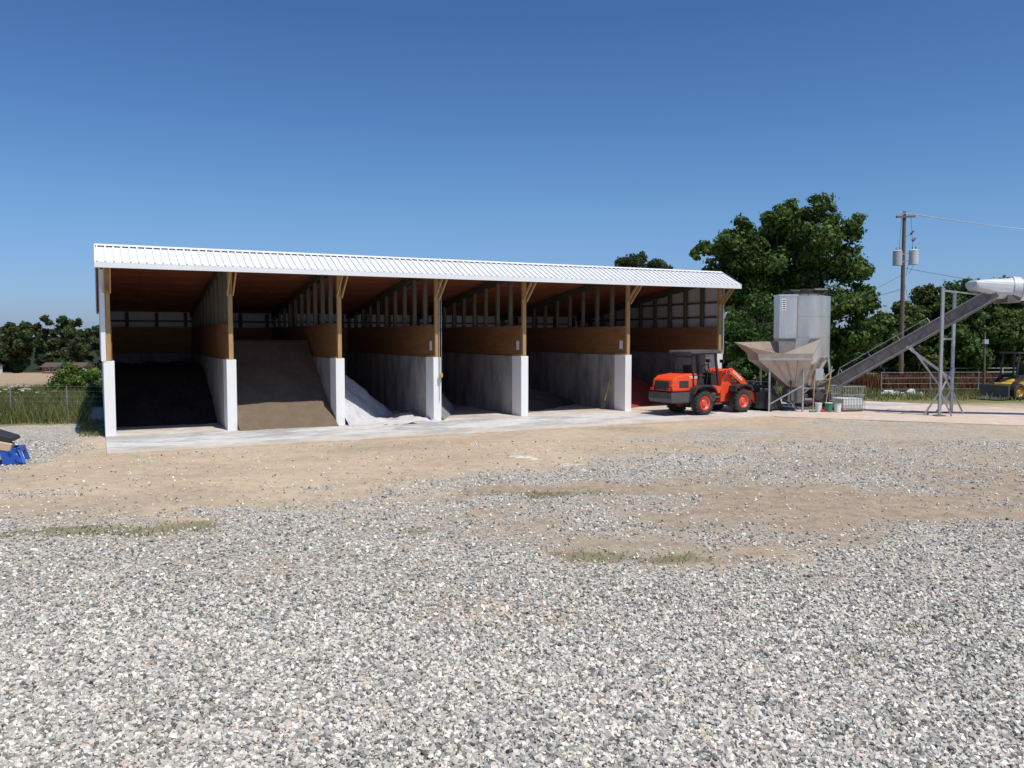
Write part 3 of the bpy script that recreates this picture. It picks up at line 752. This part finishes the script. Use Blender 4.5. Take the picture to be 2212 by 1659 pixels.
def frus(z0,x0a,x0b,y0a,y0b,z1,x1a,x1b,y1a,y1b,m,t=.02):
    lo=[(x0a,y0a,z0),(x0b,y0a,z0),(x0b,y0b,z0),(x0a,y0b,z0)];hi=[(x1a,y1a,z1),(x1b,y1a,z1),(x1b,y1b,z1),(x1a,y1b,z1)]
    mb.add(lo+hi,[(0,1,5,4),(1,2,6,5),(2,3,7,6),(3,0,4,7)],m)
frus(.95,hx+.55,hx+1.0,hy-.25,hy+.3,2.15,hx-.95,hx+1.25,hy-.75,hy+.8,hopst)
frus(2.152,hx-.95,hx+1.25,hy-.75,hy+.8,2.42,hx-1.0,hx+1.3,hy-.78,hy+.83,hopst)
mb.add([(hx-1.0,hy-.78,2.42),(hx-1.0,hy+.83,2.42),(hx-1.5,hy+1.0,2.88),(hx-1.5,hy-.9,2.72)],[(0,1,2,3)],beige)
mb.add([(hx+1.3,hy-.78,2.42),(hx+1.3,hy+.83,2.42),(hx+1.6,hy+.95,3.05),(hx+1.6,hy-.85,3.05)],[(0,1,2,3)],hopst)
mb.add([(hx-1.0,hy+.83,2.42),(hx+1.3,hy+.83,2.42),(hx+1.6,hy+.95,2.95),(hx-1.5,hy+1.0,2.88)],[(0,1,2,3)],dustyst)
mb.add([(hx+.05,hy-.78,2.421),(hx+1.3,hy-.78,2.421),(hx+1.6,hy-.85,3.05)],[(0,1,2)],stainless)
mb.add([(hx-1.0,hy-.78,2.421),(hx-.1,hy-.78,2.421),(hx-1.5,hy-.9,2.72)],[(0,1,2)],beige)
ob=mb.obj('receiving_hopper',mx_)
so=ob.modifiers.new('t','SOLIDIFY'); so.thickness=.025
mb=MB()
for a,b_,c_,d in((hx-.97,hy-.77,hx+1.27,hy-.77),(hx-.97,hy+.82,hx+1.27,hy+.82)): mb.beam((a,b_-.03,2.18),(c_,d-.03,2.18),.05,.07,galv)
for x in(-.4,.1,.6): mb.beam((hx+x+.1,hy-.76,2.12),(hx+.62+x*.2,hy-.32,1.05),.04,.05,galv)
for x,y in((-1.0,-.95),(1.0,-.85),(1.0,.9),(-1.0,.9)):
    mb.beam((x*.78,y*.78,2.4),(x,y,.05),.08,.08,galv); mb.box((x-.12,y-.12,.0),(x+.12,y+.12,.04),oldsteel)
mb.beam((-1,-.95,.9),(1,-.85,.9),.05,.07,galv); mb.beam((-1,-.95,.2),(1,-.85,1.7),.04,.05,galv); mb.beam((1,-.85,.9),(1,.9,.9),.05,.07,galv)
for x in(hx-.45,hx+.95):
    mb.beam((x,hy-.6,2.1),(x,hy-.6,.0),.07,.07,galv); mb.beam((x,hy+.6,2.1),(x,hy+.6,.0),.07,.07,galv)
mb.beam((hx-.45,hy-.6,.3),(hx+.95,hy-.6,1.1),.04,.05,galv)
mb.cyl((hx+.7,hy,.8),(-.95,-.5,1.5),.16,.16,stainless,16)
mb.box((hx+.4,hy-.35,.35),(hx+1.05,hy+.35,.95),oldsteel); mb.cyl((hx+.2,hy-.1,.6),(hx-.3,hy-.1,.6),.13,.13,black,14)
mb.cyl((-.9,-1.05,1.9),(-.62,-1.05,1.9),.19,.19,stainless,20); mb.box((-1.0,-1.0,1.5),(-.7,-.7,2.3),stainless)
mb.box((-.25,-.5,.1),(.9,.4,.6),oldsteel); mb.cyl((-.3,-.75,.35),(.35,-.75,.35),.15,.15,dgrey,14)
mb.box((-1.5,-1.1,.02),(1.15,1.0,.09),oldsteel)
mb.box((.1,-1.12,1.25),(.45,-1.0,1.75),grey_trim)
mb.box((-2.6,-1.7,.1),(-1.9,-1.0,.8),black); mb.cyl((-2.5,-1.8,.9),(-2.0,-1.75,.9),.12,.12,blackpl,12)
for pth in([(-1.9,-1.8,.85),(-1.3,-1.9,.35),(-.6,-1.3,.5)],[(-.8,-1.2,.9),(-.3,-1.5,.15),(.6,-1.2,.35)],[(-1.2,-1.9,1.4),(-1.25,-2.0,.5),(-.9,-1.9,.1)]):
    for i in range(2): mb.cyl(pth[i],pth[i+1],.025,.025,blackpl,8)
mb.obj('support_frame',mx_,.006)

# ---------------- conveyor
cv=empty('inclined_conveyor',(0,0,0))
mb=MB()
p0=Vector((13.4,36.1,.72)); p1=Vector((18.75,32.2,4.86)); d=(p1-p0).normalized(); lat=Vector((0,0,1)).cross(d).normalized(); up=d.cross(lat)
if up.z<0: up=-up
for s_ in(-1,1):
    mb.beam(p0+lat*.33*s_,p1+lat*.33*s_,.05,.40,oldsteel,up=up)
    mb.beam(p0+lat*.34*s_+up*.215,p1+lat*.34*s_+up*.215,.07,.03,galv,up=up)
    mb.beam(p0+lat*.34*s_-up*.215,p1+lat*.34*s_-up*.215,.07,.03,galv,up=up)
    Ln=(p1-p0).length
    for k in range(10):
        q=p0+d*(Ln*(k+.5)/10)+lat*(.362*s_); mb.beam(q-up*.2,q+up*.2,.02,.035,oldsteel,up=d)
mb.beam(p0-up*.12,p1-up*.12,.6,.02,oldsteel,up=up)
mb.beam(p0+up*.1,p1+up*.1,.6,.02,rubber,up=up)
mb.obj('conveyor_trough',cv)
mb=MB()
q0=p0+up*.5+lat*.36+d*1.2; q1=p0+up*.5+lat*.36+d*5.2
mb.cyl(p0+lat*.36+d*.9+up*.2,q0,.018,.018,galv,6); mb.cyl(q0,q1,.018,.018,galv,6)
for k in range(4): e=q0+(q1-q0)*k/3; mb.cyl(e,e-up*.45,.015,.015,galv,6)
mb.box((13.0,35.7,.25),(13.9,36.5,.95),oldsteel)
mb.cyl((13.2,35.55,.6),(13.2,36.6,.6),.2,.2,dgrey,18)
mb.obj('conveyor_boot_and_rail',cv,.01)
mb=MB()
n_=24
def loft(sections,m):
    vs=[];k=len(sections[0])
    for s_ in sections: vs+=s_
    fs=[]
    for j in range(len(sections)-1):
        for i in range(k): fs.append((j*k+i,j*k+(i+1)%k,(j+1)*k+(i+1)%k,(j+1)*k+i))
    fs.append(tuple(range(k))[::-1]); fs.append(tuple(range((len(sections)-1)*k,len(sections)*k)))
    mb.add(vs,fs,m,False)
def ring(x,y,z,ry,rzz,sq=1):
    o=[]
    for i in range(n_):
        a=2*math.pi*i/n_; c=math.cos(a);s_=math.sin(a)
        o.append((x,y+ry*math.copysign(abs(c)**sq,c),z+rzz*math.copysign(abs(s_)**sq,s_)))
    return o
loft([ring(17.85,32.4,5.18,.42,.10,.5),ring(17.95,32.4,5.13,.44,.20,.5),ring(18.6,32.35,5.02,.46,.36,.6),ring(19.25,32.3,4.98,.45,.42,.8)],panel_metal)
mb.cyl((19.25,32.3,5.0),(22.4,31.6,4.75),.43,.43,white_metal,36)
for t_ in(.02,.12,.3,.5,.75): 
    a=Vector((19.25,32.3,5.0));b_=Vector((22.4,31.6,4.75)); e=a+(b_-a)*t_; mb.cyl(e,e+(b_-a)*.012,.46,.46,galv,36)
mb.cyl((19.32,32.28,5.0),(19.6,32.22,4.98),.47,.47,panel_metal,36)
mb.box((19.0,31.9,4.45),(19.5,32.7,4.75),oldsteel)
mb.obj('discharge_hood_and_drum',cv,.008)
mb=MB()
Ap=Vector((16.85,32.55,0));Bp=Vector((17.95,33.75,0))
for Pq,ht in((Ap,5.05),(Bp,5.0)): 
    mb.beam(Pq,Pq+Vector((0,0,ht)),.10,.10,galv); mb.box(Pq+Vector((-.18,-.18,.02)),Pq+Vector((.18,.18,.06)),oldsteel)
mb.beam(Ap+Vector((0,0,4.95)),Bp+Vector((0,0,4.95)),.06,.08,galv)
mb.beam(Ap+Vector((0,0,3.05)),Bp+Vector((0,0,3.05)),.06,.08,galv)
mb.beam(Ap+Vector((0,0,.9)),Bp+Vector((0,0,1.9)),.05,.06,galv)
mb.beam(Ap+Vector((0,0,1.9)),Bp+Vector((0,0,.9)),.05,.06,galv)
for Pq in(Ap,Bp):
    mb.beam(Pq-Vector((.45,-.3,-.04)),Pq+Vector((.0,0,1.0)),.07,.07,galv)
    mb.beam(Pq+Vector((.35,-.25,.04)),Pq+Vector((-.0,0,1.0)),.06,.06,galv)
mb.beam(Ap+Vector((-1.0,.75,2.75)),Bp+Vector((.0,0,1.4)),.06,.08,galv)
mb.beam(Ap+Vector((-.9,.7,2.8)),Ap+Vector((.0,0,1.2)),.05,.06,galv)
mb.beam(Ap+Vector((0,0,4.95)),Ap+Vector((1.4,-.3,4.75)),.05,.06,galv)
mb.obj('support_tower',cv)

# ---------------- containers near mixer
tote=empty('caged_tote',(14.15,34.9,.02),.2)
mb=MB()
mb.box((-.5,-.45,0.02),(.5,.45,.12),oldsteel); mb.box((-.46,-.41,.13),(.46,.41,.55),white_pl); mb.obj('tank',tote,.04)
mb=MB()
for k in range(9):
    t_=-.52+k*.13
    for y in(-.48,.48): mb.cyl((t_,y,.1),(t_,y,1.05),.011,.011,galv,6)
    if k<8:
        for x in(-.52,.52): mb.cyl((x,-.48+k*.135,.1),(x,-.48+k*.135,1.05),.011,.011,galv,6)
for z in(.12,.4,.7,1.05):
    for y in(-.48,.48): mb.cyl((-.52,y,z),(.52,y,z),.012,.012,galv,6)
    for x in(-.52,.52): mb.cyl((x,-.48,z),(x,.48,z),.012,.012,galv,6)
mb.obj('cage',tote)
def bucket(name,x,y,r,h,m,m2):
    mb=MB(); mb.cyl((0,0,0),(0,0,h),r*.86,r,m,20); mb.cyl((0,0,h*.9),(0,0,h*.94),r*1.04,r*1.04,m,20); mb.cyl((0,0,h),(0,0,h+.02),r*1.04,r*1.04,m2,20); mb.obj(name,None,0,(x,y,.03))
bucket('plastic_bucket',13.15,34.3,.15,.36,green_pl,white_pl); bucket('plastic_bucket',13.5,34.25,.15,.36,white_pl,green_pl); bucket('plastic_bucket',12.8,34.5,.14,.33,white_pl,white_pl)
mb=MB(); mb.cyl((13.0,34.35,.03),(13.45,34.8,1.9),.016,.016,yellow,8); mb.box((12.85,34.2,.02),(13.2,34.4,.09),redm); mb.obj('push_broom')
mb=MB(); mb.cyl((12.5,34.3,.03),(12.95,35.4,1.5),.016,.016,pine,8); mb.box((12.35,34.15,.02),(12.6,34.35,.08),green_pl); mb.obj('rake')
mb=MB()
mb.box((-.75,-.45,.12),(.75,.45,.75),grey_trim); mb.box((-.8,-.5,0),(.8,.5,.12),oldsteel); mb.box((-.5,-.3,.75),(.1,.3,.95),white_pl); mb.cyl((.35,0,.75),(.35,0,.9),.15,.15,black,16)
for x in(-.78,.78):
    for y in(-.48,.48): mb.beam((x,y,.1),(x,y,1.1),.04,.04,galv)
for y in(-.48,.48): mb.beam((-.78,y,1.1),(.78,y,1.1),.04,.04,galv)
mb.obj('equipment_skid',None,.01,(10.6,37.2,.03),.45)

# ---------------- utility pole
px,py=26.3,56.0; pz=gz(px,py)
up_=empty('utility_pole',(px,py,pz))
mb=MB(); mb.cyl((0,0,-.2),(-.05,0,11.75),.17,.11,polewood,14)
ca=Vector((.86,.5,0)).normalized()
mb.beam(Vector((0,-.14,11.35))-ca*1.0+Vector((0,0,-.05)),Vector((0,-.14,11.35))+ca*.95+Vector((0,0,.12)),.1,.13,polewood)
mb.obj('pole',up_)
mb=MB()
for k in(-.9,-.35,.35,.85):
    q=Vector((0,-.14,11.45))+ca*k+Vector((0,0,.05+.08*k)); mb.cyl(q,q+Vector((0,0,.16)),.05,.03,grey_trim,10)
for x,z,m in((-.5,8.15,grey_trim),(.58,8.2,panel_metal)):
    mb.cyl((x,-.15,z),(x,-.15,z+.95),.30,.30,m,24); mb.cyl((x,-.15,z+.95),(x,-.15,z+1.02),.31,.2,m,24)
    mb.cyl((x-.1,-.15,z+1.0),(x-.1,-.15,z+1.2),.035,.03,dgrey,8); mb.cyl((x+.12,-.15,z+1.0),(x+.12,-.15,z+1.2),.035,.03,dgrey,8)
    mb.beam((0,-.1,z+.25),(x,-.15,z+.25),.05,.06,galv); mb.beam((0,-.1,z+.75),(x,-.15,z+.75),.05,.06,galv)
mb.cyl((.35,-.1,10.2),(.55,-.1,10.45),.06,.06,dgrey,8); mb.beam((0,0,10.0),(.45,-.1,10.3),.04,.04,galv)
mb.cyl((.5,-.1,9.8),(.7,-.1,10.0),.1,.05,dgrey,10)
mb.cyl((-.14,-.1,0),(-.14,-.1,8),.02,.02,dgrey,6)
for a,b_ in(((.3,-.2,11.4),(.5,-.15,9.4)),((-.3,-.2,11.4),(-.4,-.15,9.35)),((.45,-.15,9.3),(.1,-.12,7.4)),((.85,-.15,8.6),(.3,-.12,7.6))): mb.cyl(a,b_,.012,.012,dgrey,5,False)
mb.obj('transformers_and_fittings',up_)
def wire(name,pts_list,r=.012,m=wiremat):
    mb=MB()
    for a,b_,sag in pts_list:
        a=Vector(a);b_=Vector(b_);pr=a
        for i in range(1,25):
            t_=i/24; q=a.lerp(b_,t_)-Vector((0,0,4*sag*t_*(1-t_))); mb.cyl(pr,q,r,r,m,5,False); pr=q
    mb.obj(name)
W=[]
for k in(-.9,.35,.85): 
    q=Vector((px,py-.14,pz+11.62))+ca*k; W.append((q,q+Vector((44,26,2.2)),.9))
wire('overhead_wires',W,.018)
wire('overhead_cables',[((px,py,pz+8.0),(px+42,py+14,pz+7.2),1.2),((px,py,pz+7.6),(px-10,py-2,pz+4.2),.5),((px,py,pz+7.4),(px+30,py+60,pz+6),.8),((px,py,pz+6.6),(px-4,py+50,pz+4),.6)],.014,dgrey)
mb=MB(); mb.cyl((25.8,45.2,0),(25.75,45.2,3.4),.06,.05,polewood,8); mb.box((25.68,45.08,2.75),(25.9,45.3,3.0),grey_trim); mb.obj('service_post')
hx_,hy_=33.5,60.2
mb=MB(); z=gz(hx_,hy_); mb.cyl((hx_,hy_,z),(hx_,hy_,z+.65),.13,.12,redm,14); mb.cyl((hx_,hy_,z+.65),(hx_,hy_,z+.82),.15,.04,redm,14); mb.cyl((hx_-.22,hy_,z+.48),(hx_+.22,hy_,z+.48),.06,.06,redm,10); mb.obj('fire_hydrant')

# ---------------- skid steer at right edge
sk=empty('compact_skid_loader',(25.5,42.0,-.02),math.radians(200),1.08)
mb=MB()
for x in(-.5,.55):
    for s_ in(-1,1): wheel(mb,(x,s_*.62,.38),.38,.28,s_,yellow,16)
mb.obj('wheels',sk)
mb=MB(); mb.prism([(-.95,.35),(-.95,.95),(-.6,1.12),(.75,.75),(.85,.35)],-.46,.46,yellow); mb.box((-.98,-.4,.45),(-.95,.4,.9),black); mb.obj('body',sk,.03)
mb=MB()
for s_ in(-1,1):
    mb.beam((-.4,s_*.42,.9),(-.5,s_*.42,2.15),.07,.07,black); mb.beam((.45,s_*.42,.8),(.25,s_*.42,2.15),.06,.06,black)
    mb.prism([(-1.0,1.05),(-.9,1.25),(.2,1.15),(1.2,.5),(1.2,.35),(1.05,.4),(.1,1.0)],s_*.48,s_*.54,black)
mb.prism([(-.6,2.12),(-.6,2.2),(.4,2.22),(.45,2.14)],-.48,.48,black)
mb.box((-.4,-.22,1.0),(.0,.22,1.12),blackpl); mb.box((-.45,-.22,1.1),(-.35,.22,1.6),blackpl)
mb.prism([(1.2,.7),(1.2,.1),(1.9,.03),(1.9,.06),(1.28,.16),(1.28,.7)],-.75,.75,dgrey)
mb.obj('cab_and_arms',sk,.01)

# ---------------- rubble, fences, house
mb=MB(); rd=random.Random(12)
for i in range(26):
    c=Vector((20.6+rd.gauss(0,.5),44+rd.gauss(0,.35),rd.uniform(.0,.22))); s_=rd.uniform(.08,.22)
    R=Matrix.Rotation(rd.uniform(0,3),3,'Z')@Matrix.Rotation(rd.uniform(-.6,.6),3,'X')
    mb.box(c-Vector((s_,s_*.7,s_*.4)),c+Vector((s_,s_*.7,s_*.4)),white_pl if i%3 else concrete,R)
mb.obj('rubble_pile',None,.02)
def fence(name,p,q,h,n,m,rails,rr=.015,pr=.03):
    mb=MB();p=Vector(p);q=Vector(q)
    prev=None
    for i in range(n+1):
        c=p.lerp(q,i/n); c.z=gz(c.x,c.y); mb.cyl(c-Vector((0,0,.1)),c+Vector((0,0,h)),pr,pr,m,8)
        if prev:
            for z in rails: mb.cyl(prev+Vector((0,0,z)),c+Vector((0,0,z)),rr,rr,m,6,False)
        prev=c
    mb.obj(name)
fence('wire_fence',(-34,33.5,0),(-15.6,33.2,0),1.15,8,galv,[1.15,.95,.75,.55,.35,.15],.005,.025)
fence('rail_fence',(38,112,0),(90,104,0),1.35,18,white_pl,[1.3,.8],.03,.05)
fence('wire_fence',(20,44.8,0),(42,46.5,0),1.2,8,galv,[1.2,.9,.6,.3],.006,.025)
hs=empty('brick_house',(-124.5,232,gz(-124.5,232)),.05,.78)
mb=MB(); mb.box((-7,-4,0),(7,4,2.5),brickm); mb.obj('walls',hs)
mb=MB(); mb.prismx([(-4.6,2.5),(0,4.0),(4.6,2.5)],-7.6,7.6,roofm); mb.obj('roof',hs)
mb=MB()
for x in(-5,-2.5,1.5,4.5): mb.box((x-.6,-4.04,1),(x+.6,-4.003,2.1),glass); mb.box((x-.7,-4.02,.9),(x+.7,-4.002,2.2),white_pl)
mb.box((-.5,-4.04,0),(.4,-4.003,2.1),white_pl); mb.obj('windows_and_door',hs)
hs=empty('white_cottage',(-144.5,228,gz(-144,228)),0,.8)
mb=MB(); mb.box((-4,-3,0),(3.4,3,2.6),white_pl); mb.obj('walls',hs)
mb=MB(); mb.prismx([(-3.4,2.6),(0,4.0),(3.4,2.6)],-4.4,3.8,roofm); mb.obj('roof',hs)
mb=MB(); mb.box((-2,-3.03,.9),(-1,-3.003,2),glass); mb.box((1,-3.03,0),(1.9,-3.003,2.05),glass); mb.obj('windows_and_door',hs)
car=empty('parked_car',(-117.5,226,gz(-118,226)),.1)
mb=MB(); mb.prism([(-2.1,.35),(-2.1,.85),(-1.5,.95),(-1.0,1.4),(.6,1.4),(1.1,.95),(2.1,.8),(2.1,.35)],-.85,.85,grey_trim)
for x in(-1.3,1.3):
    for s_ in(-1,1): mb.cyl((x,s_*.7,.33),(x,s_*.88,.33),.33,.33,rubber,16)
mb.obj('body',car)

# ---------------- blue implement at left edge
im=empty('blue_farm_implement',(-12.75,20.6,-.01),math.radians(20))
mb=MB()
mb.box((-.9,-.35,.28),(.45,-.25,.4),blue); mb.box((-.9,.25,.28),(.45,.35,.4),blue); mb.box((.35,-.35,.28),(.45,.35,.4),blue)
mb.beam((.4,-.3,.35),(.55,-.45,.0),.07,.1,blue); mb.beam((.4,.3,.35),(.5,.35,.0),.07,.1,blue)
mb.prism([(.1,.0),(.0,.5),(.2,.55),(.35,.3),(.55,.05)],-.48,-.42,blue)
mb.obj('frame',im,.01)
mb=MB(); mb.prism([(-.9,.42),(-.9,.75),(-.2,.85),(.3,.66),(.35,.58),(-.1,.5)],-.4,.4,blackpl); mb.box((-.5,-.5,.42),(.3,-.1,.62),beige,Matrix.Rotation(.25,3,'Y')); mb.obj('cover_and_box',im,.02)
mb=MB()
for k in range(16):
    t_=k/15; c=Vector((.15+.35*t_,-.47+.05*math.sin(k),.5-.48*t_))
    mb.beam(c-Vector((.02,.0,.02)),c+Vector((.02,.0,-.03)),.03,.012 if k%2 else .03,blue)
mb.obj('chain',im)

# ---------------- light, sky, camera
el=math.radians(63.4); az=math.radians(-49)
S=Vector((math.cos(el)*math.cos(az),math.cos(el)*math.sin(az),math.sin(el)))
sd=bpy.data.lights.new('sun','SUN'); sd.energy=4.6; sd.angle=math.radians(.5); sd.color=(1,.935,.83)
so=bpy.data.objects.new('sun',sd); so.rotation_euler=S.to_track_quat('Z','Y').to_euler(); COL.objects.link(so)
w=bpy.data.worlds.new('World'); SC.world=w; w.use_nodes=True
t=w.node_tree; bg=t.nodes['Background']; sk_=t.nodes.new('ShaderNodeTexSky'); sk_.sky_type='NISHITA'; sk_.sun_disc=False
sk_.sun_elevation=el; sk_.sun_rotation=math.atan2(S.x,S.y); sk_.air_density=1.0; sk_.dust_density=.6; sk_.ozone_density=2.0; sk_.altitude=0
tc=t.nodes.new('ShaderNodeTexCoord'); sx=t.nodes.new('ShaderNodeSeparateXYZ'); cr=t.nodes.new('ShaderNodeValToRGB'); mx=t.nodes.new('ShaderNodeMix'); mx.data_type='RGBA'; mx.blend_type='MULTIPLY'; mx.inputs[0].default_value=1
t.links.new(tc.outputs['Generated'],sx.inputs[0]); t.links.new(sx.outputs[2],cr.inputs[0])
e=cr.color_ramp; e.elements[0].position=0; e.elements[0].color=(.38,.50,.86,1); e.elements[1].position=.42; e.elements[1].color=(.26,.44,.66,1)
k=e.elements.new(.14); k.color=(.38,.55,.76,1)
t.links.new(sk_.outputs[0],mx.inputs[6]); t.links.new(cr.outputs[0],mx.inputs[7])
t.links.new(mx.outputs[2],bg.inputs[0]); bg.inputs[1].default_value=.145
cd=bpy.data.cameras.new('camera'); cd.sensor_width=36; cd.lens=36*1790/2212; cd.clip_end=5000; cd.clip_start=.1
cam=bpy.data.objects.new('camera',cd); cam.location=(0,0,CAMH); cam.rotation_euler=(math.radians(90-3.28),0,0); COL.objects.link(cam); SC.camera=cam
SC.view_settings.view_transform='Standard'; SC.view_settings.look='None'; SC.view_settings.exposure=0
